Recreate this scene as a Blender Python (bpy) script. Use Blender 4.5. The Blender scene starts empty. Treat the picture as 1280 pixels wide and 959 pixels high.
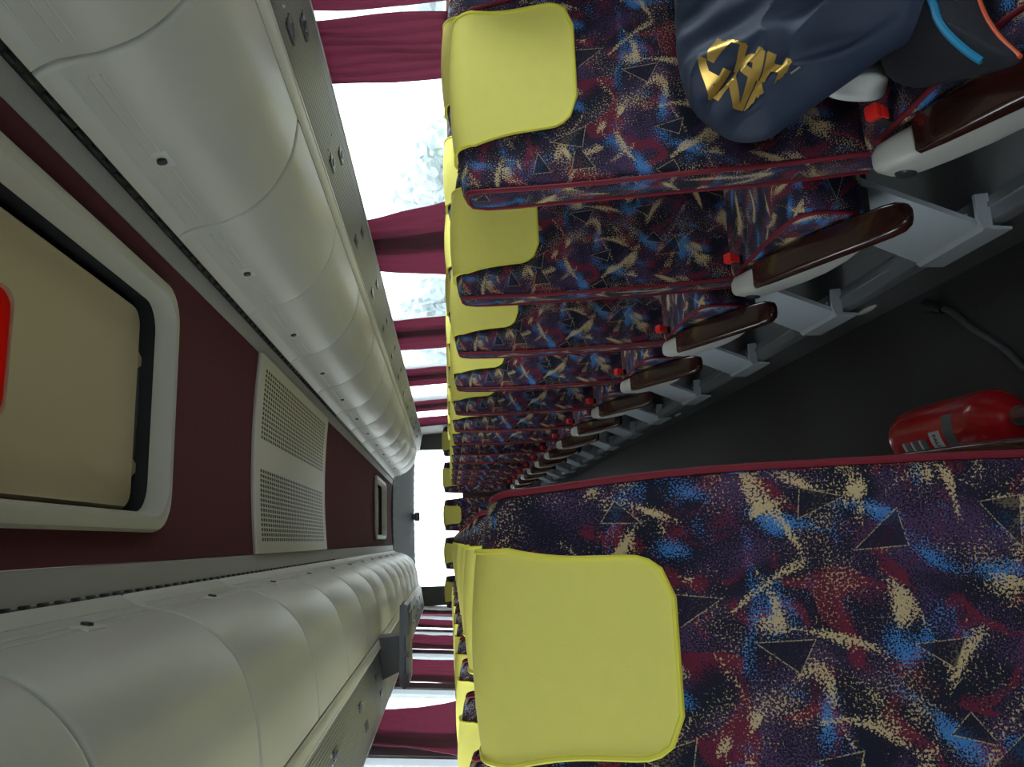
import bpy, bmesh, math, random
from mathutils import Vector, Matrix, noise
from mathutils.bvhtree import BVHTree
random.seed(7)
C = bpy.context.scene.collection
CX = 0.355            # centre line of the coach
CAMZ = 1.22           # eye height above the seat platform (z = 0)
PITCH = 0.70          # seat pitch
PI = math.pi

# ---------------------------------------------------------------- helpers
def obj(name, bm, mat, parent=None, smooth=40, recalc=True):
    if recalc:
        bmesh.ops.recalc_face_normals(bm, faces=bm.faces)
    uvl = bm.loops.layers.uv.verify()
    for f in bm.faces:
        n = f.normal; ax = max(range(3), key=lambda k: abs(n[k]))
        for l in f.loops:
            c = l.vert.co
            l[uvl].uv = (c.y + 0.37, c.z) if ax == 0 else ((c.x, c.z) if ax == 1 else (c.x, c.y + 0.71))
    me = bpy.data.meshes.new(name); bm.to_mesh(me); bm.free()
    if isinstance(mat, (list, tuple)):
        for m in mat: me.materials.append(m)
    else:
        me.materials.append(mat)
    if smooth:
        me.shade_smooth(); me.set_sharp_from_angle(angle=math.radians(smooth))
    o = bpy.data.objects.new(name, me); C.objects.link(o)
    if parent is not None: o.parent = parent
    return o

def tag(o, label, cat, group=None, kind=None):
    o['label'] = label; o['category'] = cat
    if group: o['group'] = group
    if kind: o['kind'] = kind
    return o

def thing(name, label, cat, loc=(0, 0, 0), rotz=0, group=None):
    o = bpy.data.objects.new(name, None); C.objects.link(o)
    o.location = loc; o.rotation_euler = (0, 0, rotz); o.empty_display_size = 0.1
    return tag(o, label, cat, group)

def struct(name, bm, mat, label, cat, smooth=30, parent=None):
    o = obj(name, bm, mat, parent, smooth); o['kind'] = 'structure'
    if parent is None: o['label'] = label; o['category'] = cat
    return o

def dup(root, loc):
    r = root.copy(); C.objects.link(r); r.location = loc
    for ch in list(root.children):
        c = ch.copy(); C.objects.link(c); c.parent = r
        for g in list(ch.children):
            d = g.copy(); C.objects.link(d); d.parent = c
    return r

def merge(bm, tmp, M=None):
    if M is not None: bmesh.ops.transform(tmp, matrix=M, verts=tmp.verts)
    me = bpy.data.meshes.new('tmp'); tmp.to_mesh(me); tmp.free()
    bm.from_mesh(me); bpy.data.meshes.remove(me)

def box(bm, lo, hi, bev=0.0, seg=2, M=None):
    t = bmesh.new(); bmesh.ops.create_cube(t, size=1)
    s = [hi[i] - lo[i] for i in range(3)]; c = [(hi[i] + lo[i]) / 2 for i in range(3)]
    bmesh.ops.scale(t, vec=s, verts=t.verts)
    if bev > 0:
        bmesh.ops.bevel(t, geom=t.edges[:], offset=min(bev, min(s) * 0.49), segments=seg, profile=0.5, affect='EDGES')
    bmesh.ops.translate(t, vec=c, verts=t.verts)
    merge(bm, t, M)

def loft(bm, rings, cap=True, closed=True):
    vs = [[bm.verts.new(p) for p in r] for r in rings]
    n = len(rings[0])
    for a, b in zip(vs[:-1], vs[1:]):
        for i in range(n if closed else n - 1):
            j = (i + 1) % n
            bm.faces.new((a[i], a[j], b[j], b[i]))
    if cap and closed:
        bm.faces.new(vs[0][::-1]); bm.faces.new(vs[-1])
    return vs

def tube(bm, pts, r, n=8, cap=True, closed=False):
    pts = [Vector(p) for p in pts]; rings = []
    up = Vector((0, 0, 1)); m = len(pts); prev = None
    for i, p in enumerate(pts):
        if closed: d = (pts[(i + 1) % m] - pts[i - 1]).normalized()
        else: d = (pts[min(i + 1, m - 1)] - pts[max(i - 1, 0)]).normalized()
        if prev is None:
            a = d.cross(up)
            if a.length < 0.1: a = d.cross(Vector((1, 0, 0)))
        else:
            a = prev - d * prev.dot(d)
        a.normalize(); prev = a; b = d.cross(a)
        rr = r[i] if isinstance(r, (list, tuple)) else r
        rings.append([p + a * (rr * math.cos(2 * PI * k / n)) + b * (rr * math.sin(2 * PI * k / n)) for k in range(n)])
    if closed: rings.append(rings[0])
    loft(bm, rings, cap and not closed)

def lerp_tab(tab, x):
    if x <= tab[0][0]: return tab[0][1]
    for (a, b), (c, d) in zip(tab[:-1], tab[1:]):
        if x <= c:
            t = (x - a) / (c - a); return b + (d - b) * t
    return tab[-1][1]

def smooth_tab(tab, x, w):
    return (lerp_tab(tab, x - w) + 2 * lerp_tab(tab, x) + lerp_tab(tab, x + w)) / 4

def catmull(pts, n, closed=False):
    out = []; m = len(pts); segs = m if closed else m - 1
    for i in range(segs):
        if closed: p0, p1, p2, p3 = pts[i - 1], pts[i], pts[(i + 1) % m], pts[(i + 2) % m]
        else: p0, p1, p2, p3 = pts[max(i - 1, 0)], pts[i], pts[i + 1], pts[min(i + 2, m - 1)]
        for k in range(n):
            t = k / n
            out.append(tuple(0.5 * ((2 * b) + (c - a) * t + (2 * a - 5 * b + 4 * c - d) * t * t + (3 * b - a - 3 * c + d) * t ** 3)
                             for a, b, c, d in zip(p0, p1, p2, p3)))
    if not closed: out.append(tuple(pts[-1]))
    return out

def rrect(hw, hd, r, n=4):
    pts = []
    for cx, cy, a0 in ((hw - r, hd - r, 0), (-hw + r, hd - r, 90), (-hw + r, -hd + r, 180), (hw - r, -hd + r, 270)):
        for k in range(n + 1):
            a = math.radians(a0 + 90 * k / n); pts.append((cx + r * math.cos(a), cy + r * math.sin(a)))
    return pts

# ---------------------------------------------------------------- materials
def new_mat(name):
    m = bpy.data.materials.new(name); m.use_nodes = True
    nt = m.node_tree; b = nt.nodes['Principled BSDF']
    return m, nt, b

def plain(name, col, rough=0.5, metal=0.0, var=0.06, scale=18, bump=0.0, bscale=200, coat=0.0, spec=0.5):
    m, nt, b = new_mat(name); N = nt.nodes; L = nt.links
    tc = N.new('ShaderNodeTexCoord'); nz = N.new('ShaderNodeTexNoise'); nz.inputs['Scale'].default_value = scale
    nz.inputs['Detail'].default_value = 4
    L.new(tc.outputs['Object'], nz.inputs['Vector'])
    mr = N.new('ShaderNodeMapRange'); mr.inputs[3].default_value = 1 - var; mr.inputs[4].default_value = 1 + var
    L.new(nz.outputs['Fac'], mr.inputs[0])
    mx = N.new('ShaderNodeMix'); mx.data_type = 'RGBA'; mx.blend_type = 'MULTIPLY'; mx.inputs[0].default_value = 1
    mx.inputs[6].default_value = (*col, 1); L.new(mr.outputs[0], mx.inputs[7])
    L.new(mx.outputs[2], b.inputs['Base Color'])
    b.inputs['Roughness'].default_value = rough; b.inputs['Metallic'].default_value = metal
    b.inputs['Coat Weight'].default_value = coat; b.inputs['Specular IOR Level'].default_value = spec
    if bump:
        n2 = N.new('ShaderNodeTexNoise'); n2.inputs['Scale'].default_value = bscale; n2.inputs['Detail'].default_value = 2
        L.new(tc.outputs['Object'], n2.inputs['Vector'])
        bp = N.new('ShaderNodeBump'); bp.inputs['Strength'].default_value = bump; bp.inputs['Distance'].default_value = 0.004
        L.new(n2.outputs['Fac'], bp.inputs['Height']); L.new(bp.outputs[0], b.inputs['Normal'])
    return m

class G:
    """small helper to write node maths"""
    def __init__(s, nt): s.nt = nt; s.N = nt.nodes; s.L = nt.links
    def m(s, op, a, b=None, c=None):
        n = s.N.new('ShaderNodeMath'); n.operation = op
        for i, v in enumerate((a, b, c)):
            if v is None: continue
            if isinstance(v, (int, float)): n.inputs[i].default_value = v
            else: s.L.new(v, n.inputs[i])
        return n.outputs[0]
    def noise(s, vec, scale, detail=2, rough=0.5, off=(0, 0, 0), sc=(1, 1, 1), rot=0, dist=0):
        if rot:
            m0 = s.N.new('ShaderNodeMapping'); m0.inputs['Rotation'].default_value = (0, 0, rot); s.L.new(vec, m0.inputs['Vector']); vec = m0.outputs[0]
        mp = s.N.new('ShaderNodeMapping'); mp.inputs['Location'].default_value = off
        mp.inputs['Scale'].default_value = sc; s.L.new(vec, mp.inputs['Vector'])
        n = s.N.new('ShaderNodeTexNoise'); n.noise_dimensions = '2D'
        n.inputs['Scale'].default_value = scale; n.inputs['Detail'].default_value = detail
        n.inputs['Roughness'].default_value = rough; n.inputs['Distortion'].default_value = dist
        s.L.new(mp.outputs[0], n.inputs['Vector']); return n.outputs['Fac']
    def step(s, v, lo, hi):
        n = s.N.new('ShaderNodeMapRange'); n.interpolation_type = 'SMOOTHSTEP'
        n.inputs[1].default_value = lo; n.inputs[2].default_value = hi; s.L.new(v, n.inputs[0]); return n.outputs[0]
    def mix(s, fac, a, b):
        n = s.N.new('ShaderNodeMix'); n.data_type = 'RGBA'
        if isinstance(fac, (int, float)): n.inputs[0].default_value = fac
        else: s.L.new(fac, n.inputs[0])
        for i, v in ((6, a), (7, b)):
            if isinstance(v, tuple): n.inputs[i].default_value = (*v, 1)
            else: s.L.new(v, n.inputs[i])
        return n.outputs[2]

def fabric_mat(name, off=(0, 0, 0), bright=1.0):
    m, nt, b = new_mat(name); g = G(nt); N, L = g.N, g.L
    uv = N.new('ShaderNodeUVMap'); mp = N.new('ShaderNodeMapping'); mp.inputs['Location'].default_value = off
    L.new(uv.outputs[0], mp.inputs['Vector']); v = mp.outputs[0]
    fine = g.m('SUBTRACT', g.noise(v, 430, 1, 0.6), 0.5)
    fine2 = g.m('SUBTRACT', g.noise(v, 330, 2, 0.6, off=(3, 7, 0)), 0.5)
    c = lambda *t: tuple(x * bright for x in t)
    navy, purple = c(.012, .013, .028), c(.085, .045, .115)
    maroon, tan, blue = c(.14, .016, .036), c(.54, .41, .23), c(.055, .21, .52)
    # purple speckle over navy
    z = g.noise(v, 11, 2, off=(11, 2, 0))
    col = g.mix(g.m('MULTIPLY', g.step(g.m('ADD', z, g.m('MULTIPLY', fine, 1.7)), .54, .62), .9), navy, purple)
    # maroon clouds
    z = g.noise(v, 14.5, 2, off=(1, 5, 0), dist=.9)
    s = g.step(g.m('ADD', z, g.m('MULTIPLY', fine2, .40)), .555, .60)
    col = g.mix(g.m('MULTIPLY', s, .9), col, maroon)
    # plain navy islands
    z = g.noise(v, 10, 1, off=(51, 23, 0))
    col = g.mix(g.step(g.m('ADD', z, g.m('MULTIPLY', fine, .5)), .60, .66), col, navy)
    # tan speckle dust
    z = g.noise(v, 11, 2, off=(21, 9, 0))
    s = g.step(g.m('ADD', z, g.m('MULTIPLY', fine2, 1.5)), .79, .85)
    col = g.mix(g.m('MULTIPLY', s, .8), col, tan)
    # blue dabs, stretched two ways
    for o, r in (((5, 31, 0), .5), ((44, 3, 0), 1.7)):
        z = g.noise(v, 17, 1.5, off=o, sc=(1, .5, 1), rot=r)
        s = g.step(g.m('ADD', z, g.m('MULTIPLY', fine, .42)), .70, .725)
        col = g.mix(g.m('MULTIPLY', s, .95), col, blue)
    # tan strokes: short dabs stretched along several directions, ragged edges
    for o, r in (((2, 13, 0), .35), ((17, 4, 0), 1.25), ((33, 8, 0), 2.3)):
        z = g.noise(v, 21, 1, off=o, sc=(1, .38, 1), rot=r, dist=.6)
        s = g.step(g.m('ADD', z, g.m('MULTIPLY', fine2, .42)), .712, .735)
        col = g.mix(s, col, tan)
    # triangles: one in most cells, random turn
    vo = N.new('ShaderNodeTexVoronoi'); vo.voronoi_dimensions = '2D'; vo.inputs['Scale'].default_value = 8.0
    vo.inputs['Randomness'].default_value = .75; L.new(v, vo.inputs['Vector'])
    sc = N.new('ShaderNodeVectorMath'); sc.operation = 'SUBTRACT'
    L.new(v, sc.inputs[0]); L.new(vo.outputs['Position'], sc.inputs[1])
    sx = N.new('ShaderNodeSeparateXYZ'); L.new(sc.outputs[0], sx.inputs[0])
    sr = N.new('ShaderNodeSeparateColor'); L.new(vo.outputs['Color'], sr.inputs[0])
    ang = g.m('MULTIPLY', sr.outputs[0], 6.283)
    d = None
    for k in range(3):
        a = g.m('ADD', ang, 2.0944 * k + (.35 if k == 1 else 0))
        q = g.m('ADD', g.m('MULTIPLY', sx.outputs[0], g.m('COSINE', a)), g.m('MULTIPLY', sx.outputs[1], g.m('SINE', a)))
        d = q if d is None else g.m('MAXIMUM', d, q)
    size = g.m('ADD', .0105, g.m('MULTIPLY', sr.outputs[1], .006))
    e = g.m('SUBTRACT', d, size)
    on = g.step(sr.outputs[2], .22, .24)
    col = g.mix(g.m('MULTIPLY', g.m('MULTIPLY', g.step(e, .0005, -.0005), on), .8), col, navy)
    line = g.m('MULTIPLY', g.step(g.m('ABSOLUTE', e), .00095, .0004), g.step(fine, -.12, .0))
    col = g.mix(g.m('MULTIPLY', line, on), col, c(.40, .32, .20))
    L.new(col, b.inputs['Base Color'])
    b.inputs['Roughness'].default_value = .9; b.inputs['Specular IOR Level'].default_value = .2
    b.inputs['Sheen Weight'].default_value = .03; b.inputs['Sheen Roughness'].default_value = .4
    bp = N.new('ShaderNodeBump'); bp.inputs['Strength'].default_value = .25; bp.inputs['Distance'].default_value = .002
    L.new(g.noise(v, 500, 1), bp.inputs['Height']); L.new(bp.outputs[0], b.inputs['Normal'])
    return m

def glass_mat():
    m = bpy.data.materials.new('window_glass'); m.use_nodes = True; nt = m.node_tree; N, L = nt.nodes, nt.links
    N.clear(); o = N.new('ShaderNodeOutputMaterial'); mx = N.new('ShaderNodeMixShader')
    t = N.new('ShaderNodeBsdfTransparent'); t.inputs[0].default_value = (.93, .96, .95, 1)
    gl = N.new('ShaderNodeBsdfGlossy'); gl.inputs['Roughness'].default_value = .02
    lw = N.new('ShaderNodeLayerWeight'); lw.inputs[0].default_value = .25
    mu = N.new('ShaderNodeMath'); mu.operation = 'MULTIPLY'; mu.inputs[1].default_value = .35
    L.new(lw.outputs['Fresnel'], mu.inputs[0])
    L.new(mu.outputs[0], mx.inputs[0]); L.new(t.outputs[0], mx.inputs[1]); L.new(gl.outputs[0], mx.inputs[2])
    L.new(mx.outputs[0], o.inputs[0]); return m

def perforated_mat():
    m, nt, b = new_mat('perforated_white_panel'); g = G(nt); N, L = g.N, g.L
    tc = N.new('ShaderNodeTexCoord'); sx = N.new('ShaderNodeSeparateXYZ'); L.new(tc.outputs['Object'], sx.inputs[0])
    X, Y = sx.outputs[0], sx.outputs[1]      # object origin: middle of the near edge
    fx = g.m('SUBTRACT', g.m('FRACT', g.m('DIVIDE', X, .0185)), .5)
    fy = g.m('SUBTRACT', g.m('FRACT', g.m('DIVIDE', Y, .040)), .5)
    rx = g.m('MULTIPLY', fx, .0185); ry = g.m('MULTIPLY', fy, .040)
    hole = g.m('MULTIPLY', g.step(g.m('ABSOLUTE', rx), .0066, .0056), g.step(g.m('ABSOLUTE', ry), .0145, .013))
    ax = g.m('ABSOLUTE', X)
    zone = g.m('MULTIPLY', g.m('GREATER_THAN', ax, .0555), g.m('LESS_THAN', ax, .333))
    zone = g.m('MULTIPLY', zone, g.m('MULTIPLY', g.m('GREATER_THAN', Y, .08), g.m('LESS_THAN', Y, 1.60)))
    f = g.m('MULTIPLY', hole, zone)
    L.new(g.mix(f, (.62, .60, .53), (.008, .008, .009)), b.inputs['Base Color'])
    b.inputs['Roughness'].default_value = .45
    return m

def translucent_red():
    m = bpy.data.materials.new('red_translucent_plastic'); m.use_nodes = True; nt = m.node_tree; N, L = nt.nodes, nt.links
    N.clear(); o = N.new('ShaderNodeOutputMaterial'); mx = N.new('ShaderNodeMixShader'); mx.inputs[0].default_value = .12
    t = N.new('ShaderNodeBsdfTranslucent'); t.inputs[0].default_value = (.24, .014, .007, 1)
    gl = N.new('ShaderNodeBsdfGlossy'); gl.inputs['Roughness'].default_value = .1; gl.inputs[0].default_value = (.8, .3, .3, 1)
    L.new(t.outputs[0], mx.inputs[1]); L.new(gl.outputs[0], mx.inputs[2]); L.new(mx.outputs[0], o.inputs[0]); return m

M = {}
M['fabric'] = fabric_mat('patterned_moquette', bright=.92)
M['fabric_b'] = fabric_mat('patterned_moquette_side', off=(3.3, 1.7, 0))
M['pipe'] = plain('maroon_piping', (.16, .010, .022), .6, var=.1, spec=.25)
M['yellow'] = plain('yellow_cover_cloth', (.78, .71, .15), .75, var=.04, scale=40, bump=.12, bscale=380)
M['yellow_edge'] = plain('yellow_cover_piping', (.74, .68, .07), .6)
M['rack'] = plain('white_rack_plastic', (.58, .575, .53), .38, var=.03, scale=3)
M['rack_strip'] = plain('light_trim_strip', (.66, .65, .60), .35)
M['service'] = plain('grey_service_panel', (.185, .20, .21), .35, var=.05, scale=8)
M['dark'] = plain('black_plastic', (.012, .012, .014), .45)
M['vent_dark'] = plain('charcoal_nozzle', (.03, .033, .04), .35)
M['maroon'] = plain('maroon_ceiling_cloth', (.115, .030, .040), .9, var=.08, scale=30, spec=.2)
M['grey_panel'] = plain('grey_ceiling_panel', (.42, .42, .42), .5, var=.03)
M['perf'] = perforated_mat()
M['hatch'] = plain('cream_hatch_plastic', (.50, .49, .43), .4, var=.03)
M['lid'] = plain('beige_hatch_lid', (.56, .47, .29), .45, var=.04, scale=4)
M['gasket'] = plain('black_rubber', (.012, .013, .016), .7)
M['foam'] = plain('dark_foam_strip', (.085, .085, .09), .9, bump=.4, bscale=90)
M['red_lens'] = translucent_red()
M['rear_panel'] = plain('dark_blue_grey_panel', (.036, .040, .052), .7, var=.1)
M['rear_wall'] = plain('dark_grey_wall', (.07, .075, .08), .6)
M['wall'] = plain('pale_grey_wall', (.45, .46, .46), .6)
M['sill'] = plain('white_sill', (.75, .76, .76), .4)
M['frame'] = plain('blue_grey_frame', (.36, .39, .43), .5)
M['glass'] = glass_mat()
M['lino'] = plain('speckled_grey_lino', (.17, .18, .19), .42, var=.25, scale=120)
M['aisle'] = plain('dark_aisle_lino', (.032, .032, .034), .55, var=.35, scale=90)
M['alu'] = plain('brushed_aluminium', (.42, .44, .47), .42, metal=.8, var=.08, scale=30)
M['riser'] = plain('dark_grey_riser', (.11, .115, .12), .5)
M['leg'] = plain('pale_blue_grey_paint', (.50, .55, .60), .4, var=.03)
M['arm'] = plain('silver_grey_armrest_plastic', (.50, .50, .47), .36, var=.05)
M['wood'] = plain('dark_brown_lacquer', (.035, .010, .007), .22, var=.35, scale=14, coat=.6)
M['buckle'] = plain('red_buckle_plastic', (.75, .02, .015), .4)
M['belt'] = plain('black_webbing', (.012, .012, .014), .7)
M['curtain'] = plain('maroon_curtain_cloth', (.19, .035, .065), .85, var=.12, scale=10, spec=.2)
def curtain_mat():
    m, nt, b = new_mat('maroon_curtain_cloth'); g = G(nt); N, L = g.N, g.L
    b.inputs['Base Color'].default_value = (.15, .03, .055, 1); b.inputs['Roughness'].default_value = .85; b.inputs['Specular IOR Level'].default_value = .2
    tc = N.new('ShaderNodeTexCoord'); nz = g.noise(tc.outputs['UV'], 60, 3, sc=(1, .15, 1))
    L.new(g.mix(nz, (.14, .060, .080), (.20, .085, .115)), b.inputs['Base Color'])
    t = N.new('ShaderNodeBsdfTranslucent'); t.inputs[0].default_value = (.40, .14, .22, 1)
    mx = N.new('ShaderNodeMixShader'); mx.inputs[0].default_value = .52
    L.new(b.outputs[0], mx.inputs[1]); L.new(t.outputs[0], mx.inputs[2]); L.new(mx.outputs[0], N['Material Output'].inputs[0]); return m
M['curtain'] = curtain_mat()
M['tv'] = plain('grey_monitor_plastic', (.11, .125, .15), .45)
M['jacket'] = plain('navy_jacket_cloth', (.020, .032, .066), .6, var=.15, scale=9, spec=.4)
M['bag'] = plain('dark_navy_bag_cloth', (.010, .011, .020), .8, bump=.2, bscale=300)
M['cyan'] = plain('cyan_trim', (.01, .22, .42), .5)
M['orange'] = plain('orange_trim', (.65, .09, .02), .5)
M['gold'] = plain('gold_foil', (.62, .40, .10), .33, metal=.75, var=.2, scale=60)
M['plastic_bag'] = plain('white_plastic_film', (.62, .66, .64), .35)
M['ext_red'] = plain('red_cylinder_paint', (.42, .008, .012), .25, coat=.5)
M['label_white'] = plain('white_label', (.6, .6, .58), .5)
M['label_grey'] = plain('grey_label', (.12, .13, .14), .5)
M['metal'] = plain('dull_valve_metal', (.35, .36, .36), .35, metal=.9)
M['cable'] = plain('dark_grey_rubber', (.055, .058, .06), .5)
M['lamp'] = plain('clear_lamp_lens', (.5, .5, .47), .2)
M['tree'] = plain('hazy_foliage', (.36, .43, .45), .9, var=.4, scale=2)  # distance haze is put into this pale blue-grey leaf colour
M['bark'] = plain('bark', (.12, .10, .09), .9)
M['ground'] = plain('pale_concrete', (.36, .36, .35), .9)
M['body'] = plain('coach_body_paint', (.5, .5, .5), .4)

# ---------------------------------------------------------------- camera
F = 1000.0
VPX, VPY = 562.0, 677.0
ROLL = 0.035
du, dv = (959 - VPY) - 479.5, 640.0 - VPX
Yc = Vector((du / F, dv / F, -1)).normalized()             # (right, up, back) of the upright picture
up0 = Vector((-math.sin(ROLL), math.cos(ROLL), 0)); Zc = (up0 - Yc * up0.dot(Yc)).normalized()
Xc = Yc.cross(Zc)
R = Matrix((Xc, Yc, Zc))                                   # rows: world axes; columns: camera axes in the world
r_ax, u_ax, b_ax = R.col[0].copy(), R.col[1].copy(), R.col[2].copy()
cam_d = bpy.data.cameras.new('camera'); cam = bpy.data.objects.new('camera', cam_d); C.objects.link(cam)
cm = Matrix.Identity(4)
for i, a in enumerate((-u_ax, r_ax, b_ax)):                # the phone was held sideways
    for k in range(3): cm[k][i] = a[k]
cm[2][3] = CAMZ
cam.matrix_world = cm
cam_d.sensor_width = 36; cam_d.lens = 36 * F / 1280; cam_d.clip_start = .02; cam_d.clip_end = 400
bpy.context.scene.camera = cam

# ---------------------------------------------------------------- shell
FRONT, REAR = -1.6, 11.9
HW = 1.245                     # half width at the sill
TUM = 0.07                     # walls lean in
ZC = 1.93
HWS = {1: 1.245, -1: 1.29}
def wallx(side, z): return CX + side * (HWS[side] - TUM * max(0, z - .85))

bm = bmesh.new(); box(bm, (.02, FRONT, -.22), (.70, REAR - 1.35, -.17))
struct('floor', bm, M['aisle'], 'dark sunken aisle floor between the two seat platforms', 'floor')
bm = bmesh.new(); box(bm, (.672, FRONT, -.22), (CX + 1.24, REAR - 1.35, 0))
struct('floor_platform', bm, M['lino'], 'grey speckled raised floor under the seats on the jacket side', 'floor')
bm = bmesh.new(); box(bm, (CX - 1.24, FRONT, -.22), (.038, REAR - 1.35, 0))
struct('floor_platform', bm, M['lino'], 'grey speckled raised floor under the seats on the fire extinguisher side', 'floor')
bm = bmesh.new(); box(bm, (CX - 1.24, REAR - 1.35, -.22), (CX + 1.24, REAR, .30))
struct('floor_rear', bm, M['rear_wall'], 'grey raised floor block under the rear bench', 'floor')
bm = bmesh.new()
box(bm, (.10, REAR - 1.39, -.015), (.62, REAR - 1.35, .01), .004); box(bm, (.10, REAR - 1.38, .30), (.62, REAR - 1.34, .32), .004)
box(bm, (.10, REAR - 1.43, -.03), (.62, REAR - 1.39, .035), .004)
struct('trim_1', bm, M['leg'], 'pale step edges at the far end of the aisle', 'step edge')
def edge_rail(x, s, name, label):
    bm = bmesh.new()
    # top plate, grooves and the nose that turns down over the riser
    prof = [(0.045, .001), (0.045, .006), (.030, .006), (.030, .012), (.018, .012), (.018, .006), (.004, .006), (-.010, .004),
            (-.014, -.004), (-.014, -.03), (-.010, -.034), (-.0005, -.034), (-.0005, .001)]
    rings = [[(x + s * a, y, b) for a, b in prof] for y in (FRONT, REAR - 1.36)]
    loft(bm, rings)
    struct(name, bm, M['alu'], label, 'floor edge trim')
    bm = bmesh.new(); box(bm, (min(x, x - s * .008), FRONT, -.17), (max(x, x - s * .008), REAR - 1.36, -.036))
    struct(name.replace('trim', 'baseboard'), bm, M['riser'], label.replace('aluminium edge trim', 'dark riser below the edge trim'), 'riser')
edge_rail(.671, 1, 'trim_2', 'grooved aluminium edge trim along the platform with the visible seat legs')
edge_rail(.039, -1, 'trim_3', 'grooved aluminium edge trim along the platform behind the fire extinguisher')
for k, y in enumerate((2.3, 4.4, 6.5)):
    bm = bmesh.new()
    t = bmesh.new(); bmesh.ops.create_uvsphere(t, u_segments=20, v_segments=10, radius=1)
    bmesh.ops.scale(t, vec=(.008, .055, .014), verts=t.verts); merge(bm, t, Matrix.Translation((.660, y, -.085)))
    o = obj('step_light', bm, M['lamp'])
    tag(o, ('small oval step lamp on the riser beside the second seat leg', 'small oval step lamp on the riser further down the aisle',
            'small oval step lamp on the riser deep in the aisle, the furthest of the three')[k], 'lamp', 'oval step lamps along the riser')

# side walls with window openings; pillars behind the curtains
PIL = {1: [0.62, 1.80, 3.95, 5.78, 7.36, 9.0, 10.5], -1: [0.62, 1.95, 3.79, 5.40, 7.03, 8.62, 10.3]}
ZB, ZT = .86, 1.70
for side, sn in ((1, 'right'), (-1, 'left')):
    pil = PIL[side]; bm = bmesh.new()
    def slab(y0, y1, z0, z1, th=.06):
        xa, xb = wallx(side, z0), wallx(side, z1)
        loft(bm, [[(xa, y, z0), (xb, y, z1), (xb + side * th, y, z1), (xa + side * th, y, z0)] for y in (y0, y1)])
    slab(FRONT, REAR, -.3, ZB); slab(FRONT, REAR, ZT, 2.05); slab(FRONT, pil[0] + .1, ZB, ZT); slab(pil[-1] - .05, REAR, ZB, ZT)
    for p in pil[1:-1]: slab(p - .09, p + .09, ZB, ZT)
    struct('wall_' + sn, bm, M['wall'], 'coach side wall with window pillars on the %s' % ('jacket side' if side > 0 else 'fire extinguisher side'), 'wall')
    bm = bmesh.new(); xs = wallx(side, ZB)
    box(bm, (min(xs - side * .05, xs + side * .01), FRONT, ZB - .03), (max(xs - side * .05, xs + side * .01), REAR - .1, ZB + .004), .006)
    struct('trim_4' if side > 0 else 'trim_5', bm, M['sill'], 'white window ledge on the %s' % ('jacket side' if side > 0 else 'fire extinguisher side'), 'window ledge')
    for k, (a, b) in enumerate(zip(pil[:-1], pil[1:])):
        y0, y1 = a + .09, b - .09
        if k == 0: y0 = a + .1
        bm = bmesh.new(); xa, xb = wallx(side, ZB) + side * .03, wallx(side, ZT) + side * .03
        loft(bm, [[(xa, y, ZB), (xb, y, ZT), (xb + side * .006, y, ZT), (xa + side * .006, y, ZB)] for y in (y0, y1)])
        n = k + 1 + (0 if side > 0 else 6)
        w = struct('window_%d' % n, bm, M['glass'], 'side window pane on the %s, bay %d counted from the camera' % ('jacket side' if side > 0 else 'fire extinguisher side', k + 1), 'window')
        bm = bmesh.new()
        for ya, yb in ((y0, y0 + .035), (y1 - .035, y1)):
            loft(bm, [[(wallx(side, z) + side * .004, ya, z), (wallx(side, z) + side * .004, yb, z), (wallx(side, z) + side * .028, yb, z), (wallx(side, z) + side * .028, ya, z)] for z in (ZB, ZT)])
        for ya, yb in ((y0 + .03, y0 + .042), (y1 - .042, y1 - .03)):
            loft(bm, [[(wallx(side, z) + side * .002, ya, z), (wallx(side, z) + side * .002, yb, z), (wallx(side, z) + side * .028, yb, z), (wallx(side, z) + side * .028, ya, z)] for z in (ZB, ZT)])
        fr = struct('window_frame', bm, M['frame'], '', '', parent=w)
    # curtain rod in the lower third of the glass
    bm = bmesh.new(); tube(bm, [(wallx(side, 1.195) - side * .012, y, 1.195) for y in (pil[0], pil[-1])], .007, 8)
    o = obj('curtain_rod', bm, M['sill']); tag(o, 'thin white curtain rod across the windows on the %s' % ('jacket side' if side > 0 else 'fire extinguisher side'), 'curtain rod')

# rear wall with its window
bm = bmesh.new(); ya, yb = 11.75, 11.85
wl, wr, wz0, wz1 = -.62, 1.33, 1.02, 1.74
box(bm, (CX - 1.24, ya, .30), (CX + 1.24, yb, wz0)); box(bm, (CX - 1.24, ya, wz1), (CX + 1.24, yb, 2.05))
box(bm, (CX - 1.24, ya, wz0), (wl, yb, wz1)); box(bm, (wr, ya, wz0), (CX + 1.24, yb, wz1))
struct('wall_back', bm, M['rear_wall'], 'dark wall around the rear window at the far end', 'wall')
bm = bmesh.new(); box(bm, (wl, ya + .04, wz0), (wr, ya + .046, wz1))
struct('window_13', bm, M['glass'], 'wide bright rear window at the far end of the coach', 'window')
bm = bmesh.new()   # header that curves from ceiling to rear window, with ribs
prof = [(10.28, ZC + .02), (10.30, ZC - .01), (10.6, ZC - .03), (11.0, ZC - .085), (11.35, ZC - .15), (11.60, ZC - .205), (11.745, ZC - .215), (11.745, ZC + .06), (10.28, ZC + .06)]
nx = 41; rings = []
for i in range(nx):
    q = -1.05 + 2.1 * i / (nx - 1); drop = .02 * abs(q) ** 2 - (.006 if i % 2 else 0)
    rings.append([(CX + q, y, z - (drop if 0 < j < 7 else 0)) for j, (y, z) in enumerate(prof)])
loft(bm, rings)
struct('trim_6', bm, M['rear_panel'], 'dark ribbed header panel above the rear window', 'header panel')
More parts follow.
